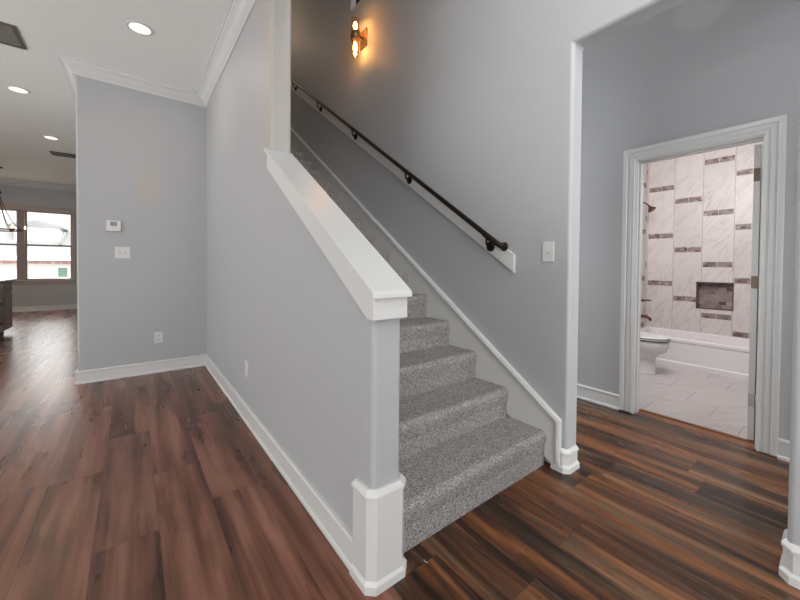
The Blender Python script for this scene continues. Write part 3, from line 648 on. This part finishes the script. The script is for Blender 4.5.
nh = thing('neighbor_house', 'white brick neighbouring house with a pale roof and dormer outside the dining window', 'house', (-3.5, 20, -.7))
MB().box(-9, 2, 20, 28, -.7, 1.36).build('wall', m_brick, nh)
relabel(MB().box(-9, 2, 19.97, 20.0, 1.14, 1.26).build('brick_course', m_redbrick, nh), 'red brick course')
MB().prism([(19.5, 1.30), (24.4, 3.55), (28.5, 1.30), (28.5, 1.42), (24.4, 3.68), (19.5, 1.42)], 0, -9.3, 2.3).build('roof', m_shingle, nh)
MB().box(-9.3, 2.3, 19.46, 19.52, 1.27, 1.43).build('fascia', m_trim, nh)
dm = MB().box(-3.6, -2.35, 20.9, 23.5, 1.95, 2.62).build('dormer', m_trim, nh)
MB().prism([(-3.75, 2.60), (-2.2, 2.60), (-2.2, 2.68), (-2.975, 2.9), (-3.75, 2.68)], 1, 20.8, 23.9).build('dormer_roof', m_shingle, dm)
for a in (-3.35, -2.8): MB().box(a, a+.4, 20.88, 20.91, 2.06, 2.42).build('dormer_window', plain('pale window glass', (.6, .63, .65), .1), dm)
MB().tube([(-2.18, 20.8, 2.45), (-2.25, 20.6, 2.1), (-2.27, 20.4, 1.9)], .05, 8).build('downspout', m_slot, nh)
wdw = MB().box(-2.33, -1.98, 19.96, 20.0, .48, 1.06).build('window', m_trim, nh)
MB().box(-2.29, -2.02, 19.95, 19.97, .62, 1.0).build('pane', plain('dark glass with painted green reflection', (.10, .16, .13), .1), wdw)  # green reflection put into the base colour of the pane
g = MB().box(-30, 20, YF+.2, 60, -.8, -.7).build('ground', m_lawn); struct(g, 'pale lawn outside the dining window', 'lawn')

# ------------------------------------------------------------------ bathroom: door, tub, toilet, fittings
dr = struct(thing('door_1', 'white bathroom door standing open with its hinge edge in view', 'door', (3.312, .425, 0)))
dm_ = MB().box(3.312, 4.035, .408, .443, .012, 2.05)
for (a, b, c_, d_) in ((3.42, 3.93, .22, .95), (3.42, 3.93, 1.07, 1.93)):
    for yy in (.4425, .4045): dm_.box(a, b, yy, yy+.004, c_, d_)
dm_.build('slab', m_trim, dr, bevel=.002)
for z0, z1, mt in ((1.80, 1.89, m_antique), (1.065, 1.150, m_antique), (.245, .335, m_steel)):
    h = MB().box(3.3095, 3.3125, .410, .442, z0, z1); h.lathe([(.006, 0), (.006, z1-z0), (0, z1-z0)], (3.304, .398, z0), n=10)
    h.build('hinge', mt, dr)
kb = MB().lathe([(.03, 0), (.03, .006), (.012, .01), (.012, .03), (.026, .04), (.029, .055), (.022, .066), (0, .068)], (3.975, .443, .945), (0, 1, 0))
kb.build('knob', m_bronze, dr)

tb = thing('bathtub', 'white alcove bathtub below the marble tiled wall', 'bathtub', (5.48, 1.16, 0))
def rr(x0, x1, y0, y1, r, z, n=6):
    p = []
    for (cx, cy, a0) in ((x1-r, y1-r, 0), (x0+r, y1-r, PI/2), (x0+r, y0+r, PI), (x1-r, y0+r, 1.5*PI)):
        for i in range(n+1):
            a = a0+i*PI/2/n; p.append((cx+r*math.cos(a), cy+r*math.sin(a), z))
    return p
X0, X1, Y0, Y1 = 5.122, XB-.001, .402, YB-.001
MB().rings([rr(X0-.006, X1, Y0, Y1, .012, 0), rr(X0-.006, X1, Y0, Y1, .012, .05), rr(X0+.010, X1, Y0, Y1, .012, .062), rr(X0+.010, X1, Y0, Y1, .012, .29), rr(X0, X1, Y0, Y1, .012, .305), rr(X0, X1, Y0, Y1, .012, .333), rr(X0+.012, X1, Y0, Y1, .012, .345), rr(X0+.075, X1-.055, Y0+.08, Y1-.07, .12, .345), rr(X0+.09, X1-.065, Y0+.095, Y1-.08, .12, .335), rr(X0+.14, X1-.12, Y0+.26, Y1-.14, .12, .08), rr(X0+.20, X1-.18, Y0+.34, Y1-.2, .1, .06)], True, True, False).build('shell', m_acryl, tb)
MB().lathe([(0, 0), (.035, 0), (.035, .006), (.028, .010), (0, .010)], (5.485, 1.826, .26), (0, -1, .15)).build('overflow_cover', m_copper, tb)

def wallfix(name, label, cat, loc): return thing(name, label, cat, loc)
xs = 5.48
sh = thing('shower_fixture', 'bronze shower head on a curved arm high on the shower wall', 'shower head', (xs, YB, 2.10))
MB().lathe([(0, 0), (.03, 0), (.03, .005), (.015, .012), (0, .012)], (xs, YB, 2.10), (0, -1, 0)).build('flange', m_copper, sh)
MB().tube([(xs, YB, 2.10), (xs, 1.88, 2.105), (xs, 1.84, 2.10), (xs, 1.80, 2.07), (xs, 1.785, 2.05)], .010, 10).build('arm', m_copper, sh)
d_ = Vector((0, -.55, -.83))
MB().lathe([(.012, 0), (.016, .015), (.02, .03), (.05, .065), (.052, .078), (.046, .082), (0, .082)], (xs, 1.785, 2.052), d_).build('spray_head', m_copper, sh)
vl = thing('shower_valve', 'bronze lever valve on the shower wall above the tub spout', 'shower valve', (xs, YB, .745))
MB().lathe([(0, 0), (.075, 0), (.075, .006), (.06, .012), (.022, .016), (.022, .055), (0, .056)], (xs, YB, .745), (0, -1, 0)).build('escutcheon', m_copper, vl)
MB().tube([(xs, 1.868, .745), (xs, 1.82, .748), (xs, 1.735, .756)], [.018, .014, .010], 10).build('lever', m_copper, vl)
sp = thing('tub_spout', 'bronze curved spout over the tub rim', 'tub spout', (xs, YB, .52))
MB().tube([(xs, YB, .527), (xs, 1.84, .530), (xs, 1.78, .526), (xs, 1.745, .508), (xs, 1.735, .475)], [.026, .024, .022, .020, .018], 12).build('spout_body', m_copper, sp)
MB().tube([(xs, 1.775, .54), (xs, 1.775, .562)], .006, 8).build('diverter', m_copper, sp)

tl = thing('toilet', 'white porcelain toilet beside the bathtub', 'toilet', (4.55, 1.6, 0))
xt = 4.55
def egg(cy, rf, rb, rx, z, n=28, x=xt, pw=1.0):
    p = []
    for i in range(n):
        a = 2*PI*i/n; c, s = math.cos(a), math.sin(a)
        p.append((x+rx*math.copysign(abs(c)**pw, c), cy+(rb if s > 0 else rf)*math.copysign(abs(s)**pw, s), z))
    return p
MB().rings([egg(1.60, .225, .24, .115, 0), egg(1.60, .222, .24, .112, .012), egg(1.60, .218, .23, .103, .03), egg(1.60, .215, .23, .098, .17), egg(1.585, .225, .24, .112, .215), egg(1.56, .27, .25, .145, .26), egg(1.545, .287, .25, .172, .31), egg(1.545, .29, .25, .18, .36), egg(1.545, .285, .25, .18, .3885), egg(1.545, .27, .24, .168, .392), egg(1.545, .2, .17, .12, .385), egg(1.545, .16, .13, .09, .25)], True, True, True).build('bowl', m_porc, tl)
MB().rings([egg(1.54, .290, .23, .186, z, pw=.95) for z in (.397, .41)]).build('seat', m_porc, tl, bevel=.003)
MB().rings([egg(1.54, .286, .23, .182, .4145, pw=.95), egg(1.54, .286, .23, .182, .426, pw=.95), egg(1.54, .27, .22, .168, .432, pw=.95)]).build('lid', m_porc, tl)
MB().rings([egg(1.54, .2905, .2, .1865, z, pw=.95) for z in (.389, .3985)]).rings([egg(1.54, .2895, .2, .1855, z, pw=.95) for z in (.4085, .4155)]).build('seat_gap_shade', m_black, tl)  # black rings added to draw the shade in the seat seams
MB().box(xt-.21, xt+.21, 1.735, 1.915, .385, .74).build('tank', m_porc, tl, bevel=.03, seg=4)
MB().box(xt-.22, xt+.22, 1.725, 1.918, .74, .775).build('tank_lid', m_porc, tl, bevel=.01, seg=3)
MB().tube([(xt-.15, 1.735, .68), (xt-.15, 1.715, .68), (xt-.09, 1.712, .672)], .008, 8).build('flush_lever', m_copper, tl)

for o in bpy.data.objects:
    if '_w' in o: del o['_w']
